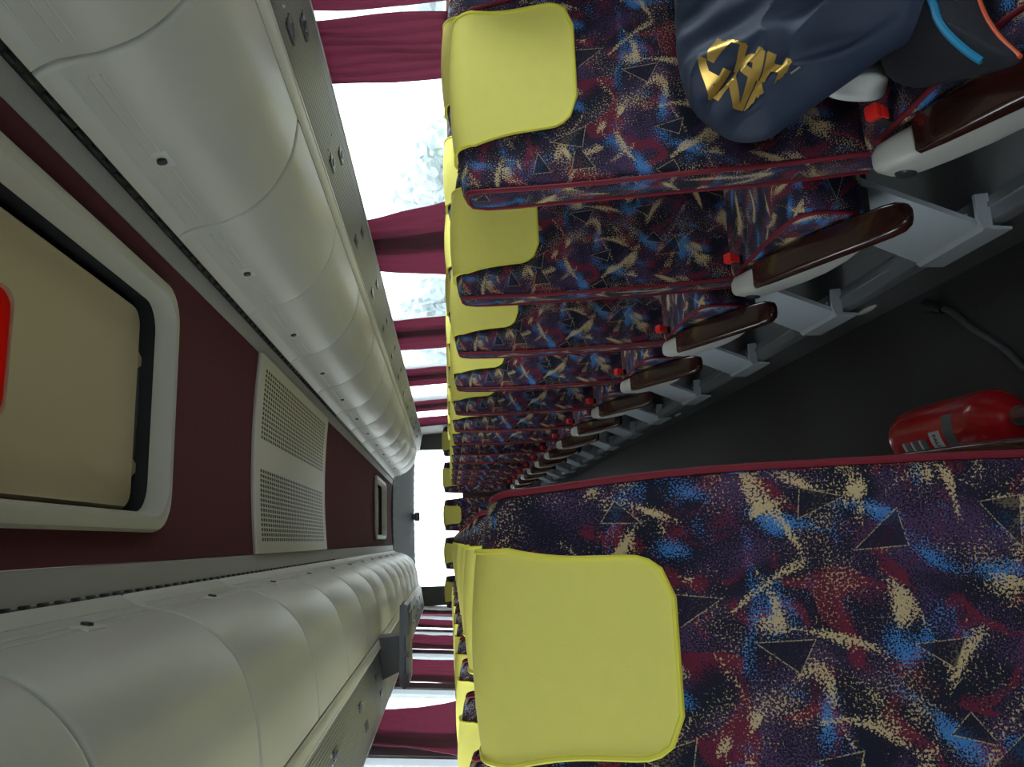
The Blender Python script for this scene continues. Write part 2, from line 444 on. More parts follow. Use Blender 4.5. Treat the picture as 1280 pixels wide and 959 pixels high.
bm = bmesh.new(); box(bm, (.30, 11.55, 1.635), (.42, 11.66, 1.71), .012); box(bm, (.32, 11.565, 1.70), (.40, 11.645, 1.76))
o = obj('brake_lamp', bm, M['tv']); tag(o, 'small grey box hanging at the top of the rear window', 'lamp')

# front bulkhead behind the camera
bm = bmesh.new(); box(bm, (CX - 1.24, FRONT - .08, -.3), (CX + 1.24, FRONT, .95)); box(bm, (CX - 1.24, FRONT - .08, 1.75), (CX + 1.24, FRONT, 2.05))
box(bm, (CX - 1.24, FRONT - .08, .95), (CX - .95, FRONT, 1.75)); box(bm, (CX + .95, FRONT - .08, .95), (CX + 1.24, FRONT, 1.75))
struct('wall_front', bm, M['wall'], 'bulkhead with the windscreen opening behind the viewer', 'wall')
bm = bmesh.new(); box(bm, (CX - .95, FRONT - .05, .95), (CX + .95, FRONT - .044, 1.75))
struct('window_14', bm, M['glass'], 'windscreen pane behind the viewer', 'window')

# ceiling: maroon centre with hatch openings
HQ = .285
H1 = (.95, 2.055); H2 = (7.90, 9.02)
def archz(q): return ZC + .018 * (1 - (q / .376) ** 2)
ys = [FRONT, H1[0], H1[1], H2[0], H2[1], 10.30]; qs = [-.376 + .752 * i / 24 for i in range(25)]
qs = sorted(set([q for q in qs if abs(abs(q) - HQ) > .012] + [-HQ, HQ]))
bm = bmesh.new()
for a, b in zip(ys[:-1], ys[1:]):
    hole = (a, b) in (H1, H2)
    for q0, q1 in zip(qs[:-1], qs[1:]):
        if hole and q0 >= -HQ - 1e-6 and q1 <= HQ + 1e-6: continue
        bm.faces.new([bm.verts.new((CX + q, y, archz(q))) for q, y in ((q0, a), (q1, a), (q1, b), (q0, b))])
bmesh.ops.remove_doubles(bm, verts=bm.verts, dist=1e-5)
r = bmesh.ops.extrude_face_region(bm, geom=bm.faces[:])
bmesh.ops.translate(bm, vec=(0, 0, .05), verts=[v for v in r['geom'] if isinstance(v, bmesh.types.BMVert)])
struct('ceiling', bm, M['maroon'], 'maroon cloth ceiling down the middle of the coach', 'ceiling')
for side in (1, -1):
    bm = bmesh.new()
    prof = [(.378, ZC - .002), (.436, ZC - .006), (.439, ZC + .02), (.378, ZC + .05)]
    loft(bm, [[(CX + side * q, y, z) for q, z in prof] for y in (FRONT, 10.30)])
    struct('trim_7' if side > 0 else 'trim_8', bm, M['grey_panel'], 'grey ceiling strip between maroon cloth and the %s luggage bins' % ('short-ribbed' if side > 0 else 'monitor-side'), 'ceiling strip')
bm = bmesh.new()       # outer roof skin, left open over the hatches so daylight reaches the red handles
for side in (1, -1):
    box(bm, (min(CX + side * .36, CX + side * 1.3), FRONT - .1, 2.075), (max(CX + side * .36, CX + side * 1.3), REAR, 2.10))
for a, b in ((FRONT - .1, H1[0] - .02), (H1[1] + .02, H2[0] - .02), (H2[1] + .02, REAR)):
    box(bm, (CX - .37, a, 2.075), (CX + .37, b, 2.10))
struct('roof', bm, M['body'], 'outer roof skin of the coach above the ceiling', 'roof')

# ---------------------------------------------------------------- roof hatches
def ring_prism(bm, outer, inner, z0, z1):
    n = len(outer)
    a = [bm.verts.new((x, y, z0)) for x, y in outer]; b = [bm.verts.new((x, y, z0)) for x, y in inner]
    c = [bm.verts.new((x, y, z1)) for x, y in outer]; d = [bm.verts.new((x, y, z1)) for x, y in inner]
    for i in range(n):
        j = (i + 1) % n
        bm.faces.new((a[i], a[j], b[j], b[i])); bm.faces.new((c[i], c[j], d[j], d[i]))
        bm.faces.new((a[i], a[j], c[j], c[i])); bm.faces.new((b[i], b[j], d[j], d[i]))
def hatch(y0, y1, label):
    L = y1 - y0; yc = (y0 + y1) / 2
    t = thing('roof_hatch', label, 'roof hatch', (CX, yc, ZC), 0, 'roof hatches in the maroon ceiling')
    bm = bmesh.new(); hl = L / 2
    secs = [(.032, .004, .075), (.035, -.006, .075), (.028, -.018, .07), (.010, -.024, .065), (-.002, -.021, .06), (-.012, .004, .055), (-.014, .028, .05), (.006, .030, .06)]
    rings = []
    for off, z, r in secs: rings.append([(x, y, z) for x, y in rrect(.275 + off, hl + off, r + .02, 6)])
    loft(bm, rings, cap=False)
    obj('frame', bm, M['hatch'], t)
    bm = bmesh.new(); hx, hy = .118, .12; oy = -.165
    ring_prism(bm, rrect(.281, hl, .06, 6), [(x, y + oy) for x, y in rrect(hx + .004, hy + .004, .03, 6)], .125, .135)
    ring_prism(bm, rrect(.2845, hl + .002, .06, 6), rrect(.279, hl - .004, .06, 6), .028, .135)
    obj('gasket', bm, M['gasket'], t)
    lid = bmesh.new()
    o6 = rrect(.252, hl - .022, .045, 6); i6 = [(x, y + oy) for x, y in rrect(hx, hy, .03, 6)]
    rings = [[(x, y, .122) for x, y in rrect(.236, hl - .03, .045, 6)], [(x, y, .110) for x, y in o6], [(x, y, .068) for x, y in rrect(.252, hl - .022, .045, 6)],
             [(x, y, .062) for x, y in rrect(.246, hl - .028, .042, 6)], [(x, y, .066) for x, y in rrect(.238, hl - .036, .04, 6)], [(x, y, .066) for x, y in i6], [(x, y, .122) for x, y in i6]]
    loft(lid, rings, cap=False)
    l = obj('lid', lid, M['lid'], t)
    for sx in (-.15, .12):
        bm = bmesh.new(); loft(bm, [[(sx - w, y, z) for w, z in ((.020 * k, .062), (-.020 * k, .062), (-.018 * k, .10), (.018 * k, .10))] for y, k in ((hl - .03, 1.2), (hl - .014, .75), (hl - .003, .5), (hl + .001, .25))]); obj('hinge_lug', bm, M['lid'], l)
    bm = bmesh.new()
    pts = rrect(hx - .002, hy - .002, .03, 6)
    loft(bm, [[(x, y + oy, .118) for x, y in pts], [(x * .985, y * .985 + oy, .074) for x, y in pts], [(x * .92, y * .94 + oy, .068) for x, y in pts]])
    obj('emergency_handle', bm, M['red_lens'], t)['label'] = 'red translucent emergency handle window'
    bm = bmesh.new(); loft(bm, [[(x, hl - .022, .070), (x, hl - .022 + w, .064), (x, hl - .022 + w, .12), (x, hl - .022, .12)] for x, w in ((-.125, .008), (-.11, .014), (-.06, .013), (-.03, .019), (.03, .019), (.06, .014), (.09, .014), (.10, .007))])
    obj('foam_strip', bm, M['foam'], t)
    return t
hatch(*H1, 'cream framed roof hatch with beige lid and red handle, nearest the viewer')
hatch(*H2, 'small looking cream framed roof hatch far down the maroon ceiling')

# ---------------------------------------------------------------- perforated ceiling vent
VY0, VL = 3.03, 1.70
t = thing('ceiling_vent', 'wide cream ceiling grille with two fields of small holes', 'ceiling vent', (CX, VY0, ZC))
bm = bmesh.new(); nq = 24; rings = []
for yy in (0, .012, .03, VL - .03, VL - .012, VL):
    ed = 0 if yy in (0, VL) else (.006 if yy in (.012, VL - .012) else .009)
    low = [(q, yy, archz(q) - ZC - .006 - ed) for q in [-.376 + .752 * i / nq for i in range(nq + 1)]]
    rings.append(low + [(q, yy, archz(q) - ZC + .004) for q, _, _ in low[::-1]])
loft(bm, rings); obj('grille_panel', bm, M['perf'], t)
for yy in (.004, VL - .004):
    bm = bmesh.new(); tube(bm, [(q, yy, archz(q) - ZC - .008) for q in [-.374 + .748 * i / nq for i in range(nq + 1)]], .007, 8); obj('rim', bm, M['rack_strip'], t)

# ---------------------------------------------------------------- luggage racks
DOOR0 = catmull([(.440, .684), (.450, .672), (.462, .650), (.470, .620), (.479, .582), (.491, .552), (.513, .511), (.550, .469), (.600, .434), (.68, .404), (.76, .391), (.815, .386)], 5)
def rack(side, y_first, pitch, ndoor, label, qe, qs):
    DOOR = [(q if q < .6 else .6 + (q - .6) * (qs - .6) / .215, h) for q, h in DOOR0]
    t = thing('luggage_rack', label, 'luggage rack', (CX, 0, CAMZ))
    ya = y_first - 3 * pitch; yend = 10.28
    X = lambda q: side * q
    bm = bmesh.new()    # body behind the doors
    pr = [(.50, .70), (.50, .64), (.55, .53), (.63, .46), (.76, .43), (1.05, .44), (1.05, .70)]
    loft(bm, [[(X(q), y, h) for q, h in pr] for y in (FRONT + .02, yend - .03)])
    obj('rack_body', bm, M['dark'], t)
    bm = bmesh.new()    # dark brush seal along the ceiling
    pr = [(.440, .712), (.438, .697), (.446, .688), (.50, .67), (.50, .715)]
    loft(bm, [[(X(q), y, h) for q, h in pr] for y in (FRONT + .02, yend)])
    y = .9
    while y < 5:
        box(bm, (min(X(.434), X(.446)), y, .690), (max(X(.434), X(.446)), y + .03, .700), .003); y += .062
    obj('seal_strip', bm, M['dark'], t)
    k = 0; y0 = ya
    while y0 < yend - .2:
        y1 = min(y0 + pitch, yend - .005)
        if y1 > FRONT + .1:
            a = max(y0, FRONT + .03); bm = bmesh.new(); rings = []
            last = y1 > yend - .1
            cols = [(a + .0015, .010), (a + .004, .004), (a + .010, .0008), (a + .018, 0), ((a + y1) / 2, 0), (y1 - .018, 0), (y1 - .010, .0008), (y1 - .004, .004), (y1 - .0015, .010)]
            if last: cols = cols[:5] + [(y1 - .16, 0), (y1 - .10, .010), (y1 - .05, .035), (y1 - .02, .07), (y1, .13)]
            for yy, ins in cols:
                ring = []
                for i, (q, h) in enumerate(DOOR):
                    p0 = DOOR[max(i - 1, 0)]; p1 = DOOR[min(i + 1, len(DOOR) - 1)]
                    d = Vector((p1[0] - p0[0], p1[1] - p0[1])).normalized(); nn = Vector((-d.y, d.x))
                    if nn.x < 0 and nn.y < 0: nn = -nn
                    if nn.y < 0: nn = -nn
                    ring.append((X(q + nn.x * ins), yy, h + nn.y * ins))
                rings.append(ring)
            loft(bm, rings, closed=False)
            if y1 - a > .3:
                for h, q in ((.618, .4715), (.598, .4765), (.652, .4625)):
                    tube(bm, [(X(q), a + .05, h), (X(q), y1 - .05, h)], .0035, 6)
            d = obj('bin_door', bm, M['rack'], t, 50)
            if y1 - a > .4 and y1 < 9.5:
                ym = (a + y1) / 2; bm = bmesh.new()
                box(bm, (-.004, -.035, -.020), (.006, .035, .020), .004)
                tmp = bmesh.new(); bmesh.ops.create_cone(tmp, cap_ends=True, segments=20, radius1=.011, radius2=.010, depth=.012)
                Mx = Matrix.Translation((X(.476), ym, .603)) @ Matrix.Rotation(-side * .20, 4, 'Y')
                bmesh.ops.transform(bm, matrix=Mx, verts=bm.verts)
                la = obj('latch', bm, M['rack_strip'], d)
                bmesh.ops.transform(tmp, matrix=Mx @ Matrix.Translation((-side * .004, 0, 0)) @ Matrix.Rotation(PI / 2, 4, 'Y'), verts=tmp.verts)
                obj('latch_button', tmp, M['vent_dark'], d)
        y0 += pitch
    bm = bmesh.new()    # light strip at the door's lower edge
    pr = [(qs + .006, .386), (qs + .014, .378), (qs + .046, .374), (qs + .054, .380), (qs + .054, .42), (qs + .006, .42)]
    loft(bm, [[(X(q), y, h) for q, h in pr] for y in (FRONT + .03, yend - .1)])
    tube(bm, [(X(qs + .046), FRONT + .03, .3745), (X(qs + .046), yend - .1, .3745)], .004, 6)
    obj('edge_strip', bm, M['rack_strip'], t)
    bm = bmesh.new()    # flat service panel, fine ribs along it
    qp = qs + .060; slope = .043 / (qe - qp); hq = lambda q: .388 - (q - qp) * slope
    pr = [(qp, .388)]; nr = int((qe - qp - .025) / .012)
    for i in range(nr):
        q = qp + .010 + .012 * i
        pr += [(q, hq(q)), (q + .003, hq(q) - .0022), (q + .006, hq(q) - .0022), (q + .009, hq(q))]
    pr += [(qe - .008, hq(qe)), (qe, hq(qe) - .004), (qe + .003, hq(qe) + .006), (qe + .003, .43), (qp, .43)]
    loft(bm, [[(X(q), y, h) for q, h in pr] for y in (FRONT + .03, yend + .6)])
    sp = obj('service_panel', bm, M['service'], t)
    bm = bmesh.new(); tube(bm, [(X(qe), FRONT + .03, hq(qe) - .003), (X(qe), yend + .6, hq(qe) - .003)], .003, 6); obj('edge_bead', bm, M['leg'], sp)
    n = 0; y = (2.55 if side > 0 else 2.74) - 2 * .72
    while y < yend - .3:
        for q, dy, w in ((qp + .36 * (qe - qp), 0, .020), (qp + .70 * (qe - qp), .10, .019)):
            h = hq(q); bm = bmesh.new()
            box(bm, (X(q) - w, y + dy - .045, h - .0045), (X(q) + w, y + dy + .045, h + .005), .003)
            o = obj('air_nozzle', bm, M['vent_dark'], t)
            if n < 4:
                bm = bmesh.new(); tmp = bmesh.new(); bmesh.ops.create_cone(tmp, cap_ends=True, segments=20, radius1=.013, radius2=.015, depth=.006)
                merge(bm, tmp, Matrix.Translation((X(q), y + dy, h - .006))); obj('nozzle_dial', bm, M['tv'], o)
        for j in range(3):
            q = qp + .06 + .028 * j; h = hq(q + .02); bm = bmesh.new()
            tmp = bmesh.new(); bmesh.ops.create_uvsphere(tmp, u_segments=12, v_segments=8, radius=.005)
            merge(bm, tmp, Matrix.Translation((X(q + .02), y - .09, h - .001)))
            if n < 3: obj('switch', bm, M['lamp'], t)
            else: bm.free()
        n += 1; y += .72
    return t
rack(1, 1.28, .742, 12, 'long cream overhead luggage rack above the jacket-side seats', 1.066, .775)
rack(-1, 1.07, .716, 12, 'long cream overhead luggage rack with the folded monitor beneath', 1.175, .845)

# ---------------------------------------------------------------- folded monitor
t = thing('flip_down_monitor', 'grey flip-down monitor folded under the luggage rack', 'monitor', (-.530, 4.40, 1.470))
bm = bmesh.new()
rings = []
for y, s in ((0, .90), (.012, 1), (.30, 1), (.315, .92)):
    rings.append([(x * s, y, z * s) for x, z in ((-.215, -.008), (-.19, -.029), (.13, -.029), (.205, -.022), (.215, .0), (.205, .020), (-.15, .026), (-.19, .022), (-.215, .006))])
loft(bm, rings); cs = obj('casing', bm, M['tv'], t)
bm = bmesh.new()
for x0, x1 in ((-.135, -.055), (-.025, .055)):
    bm = bmesh.new(); box(bm, (x0, -.010, -.031), (x1, .02, -.010), .003); obj('front_clip', bm, M['service'], cs)
    bm = bmesh.new(); box(bm, (x0, -.004, -.010), (x1, .02, -.005)); obj('clip_slot', bm, M['dark'], cs)
bm = bmesh.new()
bm = bmesh.new(); bm.free(); bm = bmesh.new(); box(bm, (-.17, .03, -.032), (.17, .28, -.028)); obj('screen', bm, M['dark'], cs)
bm = bmesh.new(); loft(bm, [[(-.13, y, .02), (.05, y, .02), (.04, y, .134), (-.17, y, .112)] for y in (.05, .24)])
obj('bracket', bm, M['vent_dark'], t)

# ---------------------------------------------------------------- seats
ZTOP = 1.185
YF = [(.38, -.225), (.45, -.205), (.6, -.170), (.75, -.135), (.9, -.093), (1.0, -.058), (1.1, -.026), (ZTOP, .0)]
HWT = [(.38, .220), (.6, .226), (.9, .224), (1.03, .216), (1.12, .208), (ZTOP, .204)]
def crown(bm):
    for v in bm.verts:
        if v.co.z > 1.0: v.co.z -= .022 * min(1, abs(v.co.x) / .205) ** 2 * ((v.co.z - 1.0) / .185)
    return bm
THT = [(.38, .115), (.6, .118), (.9, .112), (1.05, .115), (1.12, .124), (ZTOP, .112)]
yf = lambda z: smooth_tab(YF, z, .04)
hw = lambda z: smooth_tab(HWT, z, .05)
th = lambda z: smooth_tab(THT, z, .05)
def front_y(x, z):
    return yf(z) + .016 * (1 - min(1, abs(x) / hw(z)) ** 4)

def backrest_mesh():
    bm = bmesh.new(); rings = []; rr = .032
    levels = [(z, 0) for z in [.385 + (ZTOP - rr - .385) * i / 24 for i in range(25)]]
    levels += [(ZTOP - rr + rr * math.sin(a), rr * (1 - math.cos(a)) * 1.0) for a in [PI / 2 * k / 5 for k in range(1, 6)]]
    for z, ins in levels:
        w, d = hw(z) - ins * .6, th(z); r = .022; ring = []
        n1 = 14
        for k in range(n1 + 1):        # front, left to right
            x = -w + r + (2 * w - 2 * r) * k / n1
            ring.append((x, front_y(x, z) + ins, z))
        for k in range(1, 5):
            a = PI / 2 * k / 5; ring.append((w - r + r * math.sin(a), yf(z) + .003 + ins + r * (1 - math.cos(a)), z))
        ring.append((w, yf(z) + .003 + r + min(ins, .02), z)); ring.append((w - .006, yf(z) + d - r - ins, z))
        ring.append((w - .016, yf(z) + d - ins, z))
        for k in range(5): ring.append(((w - .04) * (1 - 2 * k / 4), yf(z) + d + .004 - ins, z))
        ring.append((-w + .016, yf(z) + d - ins, z)); ring.append((-w + .006, yf(z) + d - r - ins, z)); ring.append((-w, yf(z) + .003 + r + min(ins, .02), z))
        for k in range(4, 0, -1):
            a = PI / 2 * k / 5; ring.append((-w + r - r * math.sin(a), yf(z) + .003 + ins + r * (1 - math.cos(a)), z))
        rings.append(ring)
    loft(bm, rings)
    return crown(bm)

def piping_mesh(s):
    bm = bmesh.new()
    if True:
        zs = [.40 + (ZTOP - .022 - .40) * i / 26 for i in range(27)]
        p = [(s * (hw(z) - .002), yf(z) + .008, z) for z in zs]
        ze = ZTOP - .022
        p += [(s * (hw(ze) - .006), yf(ze) + .02, ze + .015), (s * (hw(ze) - .008), yf(ze) + .04, ze + .019), (s * (hw(ze) - .008), yf(ze) + .075, ze + .014), (s * (hw(ze) - .009), yf(ze) + th(ze) - .02, ze + .004)]
        p += [(s * (hw(z) - .008), yf(z) + th(z) - .012, z) for z in zs[::-1][1:]]
        tube(bm, p, .0050, 8)
    return crown(bm)

CW = .119
def cover_rows():
    """(path point maker) rows from the lower front edge over the top and down the back"""
    rows = []; off = .007
    for i in range(16):
        z = .948 + (1.153 - .948) * i / 15; rows.append((z, 'f'))
    rows += [(PI / 2 * k / 6, 't') for k in range(1, 7)] + [(PI / 2 * k / 6, 'u') for k in range(6, 0, -1)]
    rows += [(1.150 - .10 * k / 5, 'b') for k in range(0, 6)]
    rr = .032; zt = ZTOP - rr
    def pt(x, row):
        v, kd = row
        if kd == 'f': return (x, front_y(x, v) - off, v)
        if kd == 'b': return (x, yf(v) + th(v) + .004 + off, v)
        z = zt + rr * math.sin(v); ins = rr * (1 - math.cos(v))
        if kd == 't': return (x, front_y(x, z) + ins - off * math.cos(v), z + off * math.sin(v))
        return (x, yf(z) + th(z) + .004 - ins + off * math.cos(v), z + off * math.sin(v))
    return rows, pt
def cover_half(row):
    v, kd = row; r = .05
    if kd != 'f': return CW + .012
    d = v - .948
    base = CW + .012 * max(0, (v - 1.05) / .1) ** 2
    return base if d > r else base - r + math.sqrt(max(0, r * r - (r - d) ** 2))
def cover_mesh():
    bm = bmesh.new(); rows, pt = cover_rows(); nx = 14
    g = [[bm.verts.new(pt(cover_half(r) * (-1 + 2 * k / nx), r)) for k in range(nx + 1)] for r in rows]
    for a, b in zip(g[:-1], g[1:]):
        for k in range(nx): bm.faces.new((a[k], a[k + 1], b[k + 1], b[k]))
    bmesh.ops.recalc_face_normals(bm, faces=bm.faces)
    bmesh.ops.solidify(bm, geom=bm.faces[:], thickness=.006)
    return crown(bm)
def cover_edge_mesh():
    bm = bmesh.new(); rows, pt = cover_rows()
    for s in (-1, 1):
        tube(bm, [pt(s * (cover_half(r) - .001), r) for r in rows], .0036, 6)
    h = cover_half(rows[0]); tube(bm, [pt(-h + 2 * h * k / 8, rows[0]) for k in range(9)], .0036, 6)
    return crown(bm)

def cushion_mesh():
    bm = bmesh.new(); rings = []
    prof = [(-.15, .30), (-.16, .43), (-.24, .452), (-.40, .458), (-.54, .460), (-.605, .454), (-.637, .43), (-.645, .39), (-.640, .34), (-.62, .305), (-.58, .295), (-.36, .295)]
    prof = catmull(prof, 3, True)
    cy = -.40; cz = .378
    for x, s in ((-.224, .80), (-.223, .90), (-.219, .96), (-.208, 1), (-.12, 1), (0, .99), (.12, 1), (.208, 1), (.219, .96), (.223, .90), (.224, .80)):
        rings.append([(x, cy + (y - cy) * (s if s < .99 else 1), cz + (z - cz) * s) for y, z in prof])
    loft(bm, rings); return bm
def cushion_piping(s):
    bm = bmesh.new()
    p = [(-.24, .450), (-.40, .456), (-.54, .457), (-.600, .449), (-.630, .427), (-.638, .39), (-.633, .34), (-.616, .312)]
    tube(bm, [(s * .219, y, z) for y, z in catmull(p, 4)], .0050, 8)
    return bm

def arm_frame(s):
    """pivot, direction along the arm (forward and down) and its up vector"""
    a = math.radians(22); d = Vector((0, -math.cos(a), -math.sin(a))); u = Vector((0, -math.sin(a), math.cos(a)))
    return Vector((s * (.264 if s < 0 else .236), -.275, .441)), d, u
def arm_shell(s):
    bm = bmesh.new(); P, d, u = arm_frame(s); rings = []; sx = Vector((1, 0, 0))
    tab = [(-.034, .003, -.010, .012), (-.030, .024, -.034, .020), (-.015, .032, -.047, .026), (.02, .034, -.053, .029), (.07, .032, -.058, .031), (.14, .028, -.064, .031),
           (.21, .025, -.062, .029), (.28, .022, -.048, .025), (.34, .018, -.026, .019), (.40, .016, -.004, .013), (.425, .014, .004, .008)]
    for l, top, bot, w in tab:
        c = (top + bot) / 2; h = (top - bot) / 2
        rings.append([P + d * l + sx * x + u * (c + z) for x, z in rrect(w, h, min(w, h) * .7, 4)])
    loft(bm, rings); return bm
def arm_pad(s):
    bm = bmesh.new(); P, d, u = arm_frame(s); sx = Vector((1, 0, 0)); rings = []
    for l, w, t0, t1 in ((.060, .026, .029, .036), (.066, .032, .0255, .040), (.11, .034, .022, .049), (.22, .035, .018, .054), (.33, .035, .013, .050),
                         (.44, .034, .006, .042), (.470, .031, .004, .038), (.486, .024, .006, .033), (.493, .014, .011, .026)):
        c = (t0 + t1) / 2; h = (t1 - t0) / 2
        rings.append([P + d * l + sx * x + u * (c + z) for x, z in rrect(w, h, min(h * .9, .009), 4)])
    loft(bm, rings); return bm
def arm_cap(s):
    bm = bmesh.new(); P, d, u = arm_frame(s)
    tmp = bmesh.new(); bmesh.ops.create_cone(tmp, cap_ends=True, segments=24, radius1=.020, radius2=.017, depth=.008)
    bmesh.ops.scale(tmp, vec=(1, .75, 1), verts=tmp.verts)
    Mx = Matrix.Translation(P + u * (-.018) + Vector((s * .0275, 0, 0))) @ Matrix.Rotation(s * PI / 2, 4, 'Y')
    merge(bm, tmp, Mx); return bm
def leg_mesh(s, x_in=.0):
    """bent sheet panel from the channel foot up under the cushion"""
    bm = bmesh.new()
    y0, y1 = -.600, -.345
    xo = s * (.243 if not x_in else .19)
    P = lambda a, z: (xo - s * a, z)      # a: distance in from the outer face
    if not x_in:                          # shoe: flange on the platform, lip turned down over its edge
        prof = [P(.075, .0015), P(.075, .016), P(.012, .020), P(.0, .012), P(0, -.048), P(.007, -.048), P(.011, .0015)]
        prof = [P(.075, .013), P(.075, .022), P(.010, .026), P(0, .016), P(0, -.046), P(.006, -.046), P(.010, .013)]
    else:
        prof = [P(.075, .001), P(.075, .018), P(0, .018), P(0, .001)]
    loft(bm, [[(x, y, z) for x, z in prof] for y in (y0, y1)])
    # raised end rib of the shoe
    loft(bm, [[(*P(.082, 0)[:1], y, .006), (*P(0, 0)[:1], y, .006), (*P(-.002, 0)[:1], y, .028), (*P(.02, 0)[:1], y, .038), (*P(.078, 0)[:1], y, .038)] for y in (y0 - .010, y0)])
    # inclined panel, folded edges
    for ya, yb, w in ((y0 + .004, y1 - .004, .008),):
        b0, b1, t1, t0 = P(.008, .02), P(.020, .02), P(.130, .285), P(.115, .285)
        loft(bm, [[(b0[0], ya, b0[1]), (b1[0], ya, b1[1]), (t1[0], ya + .01, t1[1]), (t0[0], ya + .01, t0[1])],
                  [(b0[0], yb, b0[1]), (b1[0], yb, b1[1]), (t1[0], yb - .01, t1[1]), (t0[0], yb - .01, t0[1])]])
    tmp = bmesh.new(); bmesh.ops.create_cone(tmp, cap_ends=True, segments=12, radius1=.009, radius2=.007, depth=.008); merge(bm, tmp, Matrix.Translation((P(.05, 0)[0], y0 + .05, .026)))
    return bm
def frame_mesh():
    bm = bmesh.new()
    for y in (-.56, -.34): box(bm, (-.205, y - .018, .262), (.205, y + .018, .296), .005)
    box(bm, (-.20, -.58, .27), (-.165, -.12, .30), .006); box(bm, (.165, -.58, .27), (.20, -.12, .30), .006)
    return bm
def buckle_meshes(s):
    bm = bmesh.new(); Mx = Matrix.Translation((s * .205, -.305, .478)) @ Matrix.Rotation(.5, 4, 'X')
    box(bm, (-.013, -.010, -.035), (.013, .010, .012), .004, M=Mx); a = bm
    bm = bmesh.new(); box(bm, (-.0125, -.012, .010), (.0125, .012, .030), .004, M=Mx); box(bm, (-.011, -.013, -.004), (.011, -.008, .015), .002, M=Mx)
    return a, bm

def make_seat(s, arm, label, rear=False):
    t = thing('coach_seat', label, 'seat')
    b = obj('backrest', backrest_mesh(), M['fabric'], t, 60)
    for q in (-1, 1): obj('piping', piping_mesh(q), M['pipe'], b)
    h = obj('headrest_cover', cover_mesh(), M['yellow'], t, 60); obj('cover_piping', cover_edge_mesh(), M['yellow_edge'], h)
    c = obj('cushion', cushion_mesh(), M['fabric_b'], t, 60); 
    for q in (-1, 1): obj('piping', cushion_piping(q), M['pipe'], c)
    obj('seat_frame', frame_mesh(), M['dark'], t)
    if arm:
        a = obj('armrest', arm_shell(s), M['arm'], t, 45); obj('arm_pad', arm_pad(s), M['wood'], a, 45); obj('pivot_cap', arm_cap(s), M['vent_dark'], a)
    obj('leg', leg_mesh(s, 0 if arm else 1), M['leg'], t)
    k1, k2 = buckle_meshes(s); k = obj('belt_buckle', k1, M['belt'], t); obj('release_button', k2, M['buckle'], k)
    if not arm:
        pass
    return t

ORD = ['first', 'second', 'third', 'fourth', 'fifth', 'sixth', 'seventh', 'eighth', 'ninth', 'tenth', 'eleventh', 'twelfth', 'thirteenth']
XRA, XRW, XLA, XLW = .885, 1.350, -.145, -.648
def bank(x, ytop0, n, s, arm, texts, group, zs=1.0):
    first = None
    for i in range(n):
        y = ytop0 + PITCH * i; jit = [0, .012, -.01, .006, -.008, .01, -.004][(i * 3) % 7] if i else 0
        lab = texts[i]
        if first is None: o = first = make_seat(s, arm, lab); o.location = (x, y + jit, 0); o.scale.z = zs
        else: o = dup(first, (x, y + jit, 0))
        o['label'] = lab; o['group'] = group
        if x == XRA and i == 0: globals()['first_right'] = o
ra = ['purple patterned coach seat holding the navy jacket, yellow cover and brown armrest'] + \
     ['purple patterned aisle seat, %s behind the seat holding the jacket' % ORD[i] for i in range(12)]
rw = ['patterned window seat beside the seat holding the jacket'] + ['patterned window seat, %s behind the one beside the jacket' % ORD[i] for i in range(12)]
la = ['large patterned aisle seat filling the corner, square yellow headrest cover, close to viewer'] + \
     ['patterned aisle seat, %s behind the large seat that fills the corner' % ORD[i] for i in range(12)]
lw = ['patterned window seat beside the large seat that fills the corner'] + ['patterned window seat, %s behind the one next to the large corner seat' % ORD[i] for i in range(12)]
bank(XRA, 1.49, 13, -1, True, ra, 'patterned aisle seats on the jacket side', 1.008)
bank(XRW, 1.36, 13, 1, False, rw, 'patterned window seats on the jacket side', 1.022)
bank(XLA, 1.06, 13, 1, True, la, 'patterned aisle seats on the fire extinguisher side')
bank(XLW, 1.07, 13, -1, False, lw, 'patterned window seats on the fire extinguisher side', 1.014)
for ch in first_right.children:            # the nearest cover has slipped towards the window
    if ch.name.startswith('headrest_cover'): ch.location.x = .045; ch.scale.x = 1.14
rear_txt = ['rear bench seat by the window on the fire extinguisher side', 'rear bench seat second from the window on the fire extinguisher side',
            'middle seat of the rear bench, facing straight down the aisle', 'rear bench seat second from the window on the jacket side', 'rear bench seat by the window on the jacket side']
first = None
for i, x in enumerate((-.665, -.155, .355, .870, 1.378)):
    if first is None: o = first = make_seat(1, False, rear_txt[i]); o.location = (x, 11.15, .30 - .19)
    else: o = dup(first, (x, 11.15, .30 - .19))
    o['label'] = 'patterned ' + rear_txt[i]; o['group'] = 'seats of the rear bench'

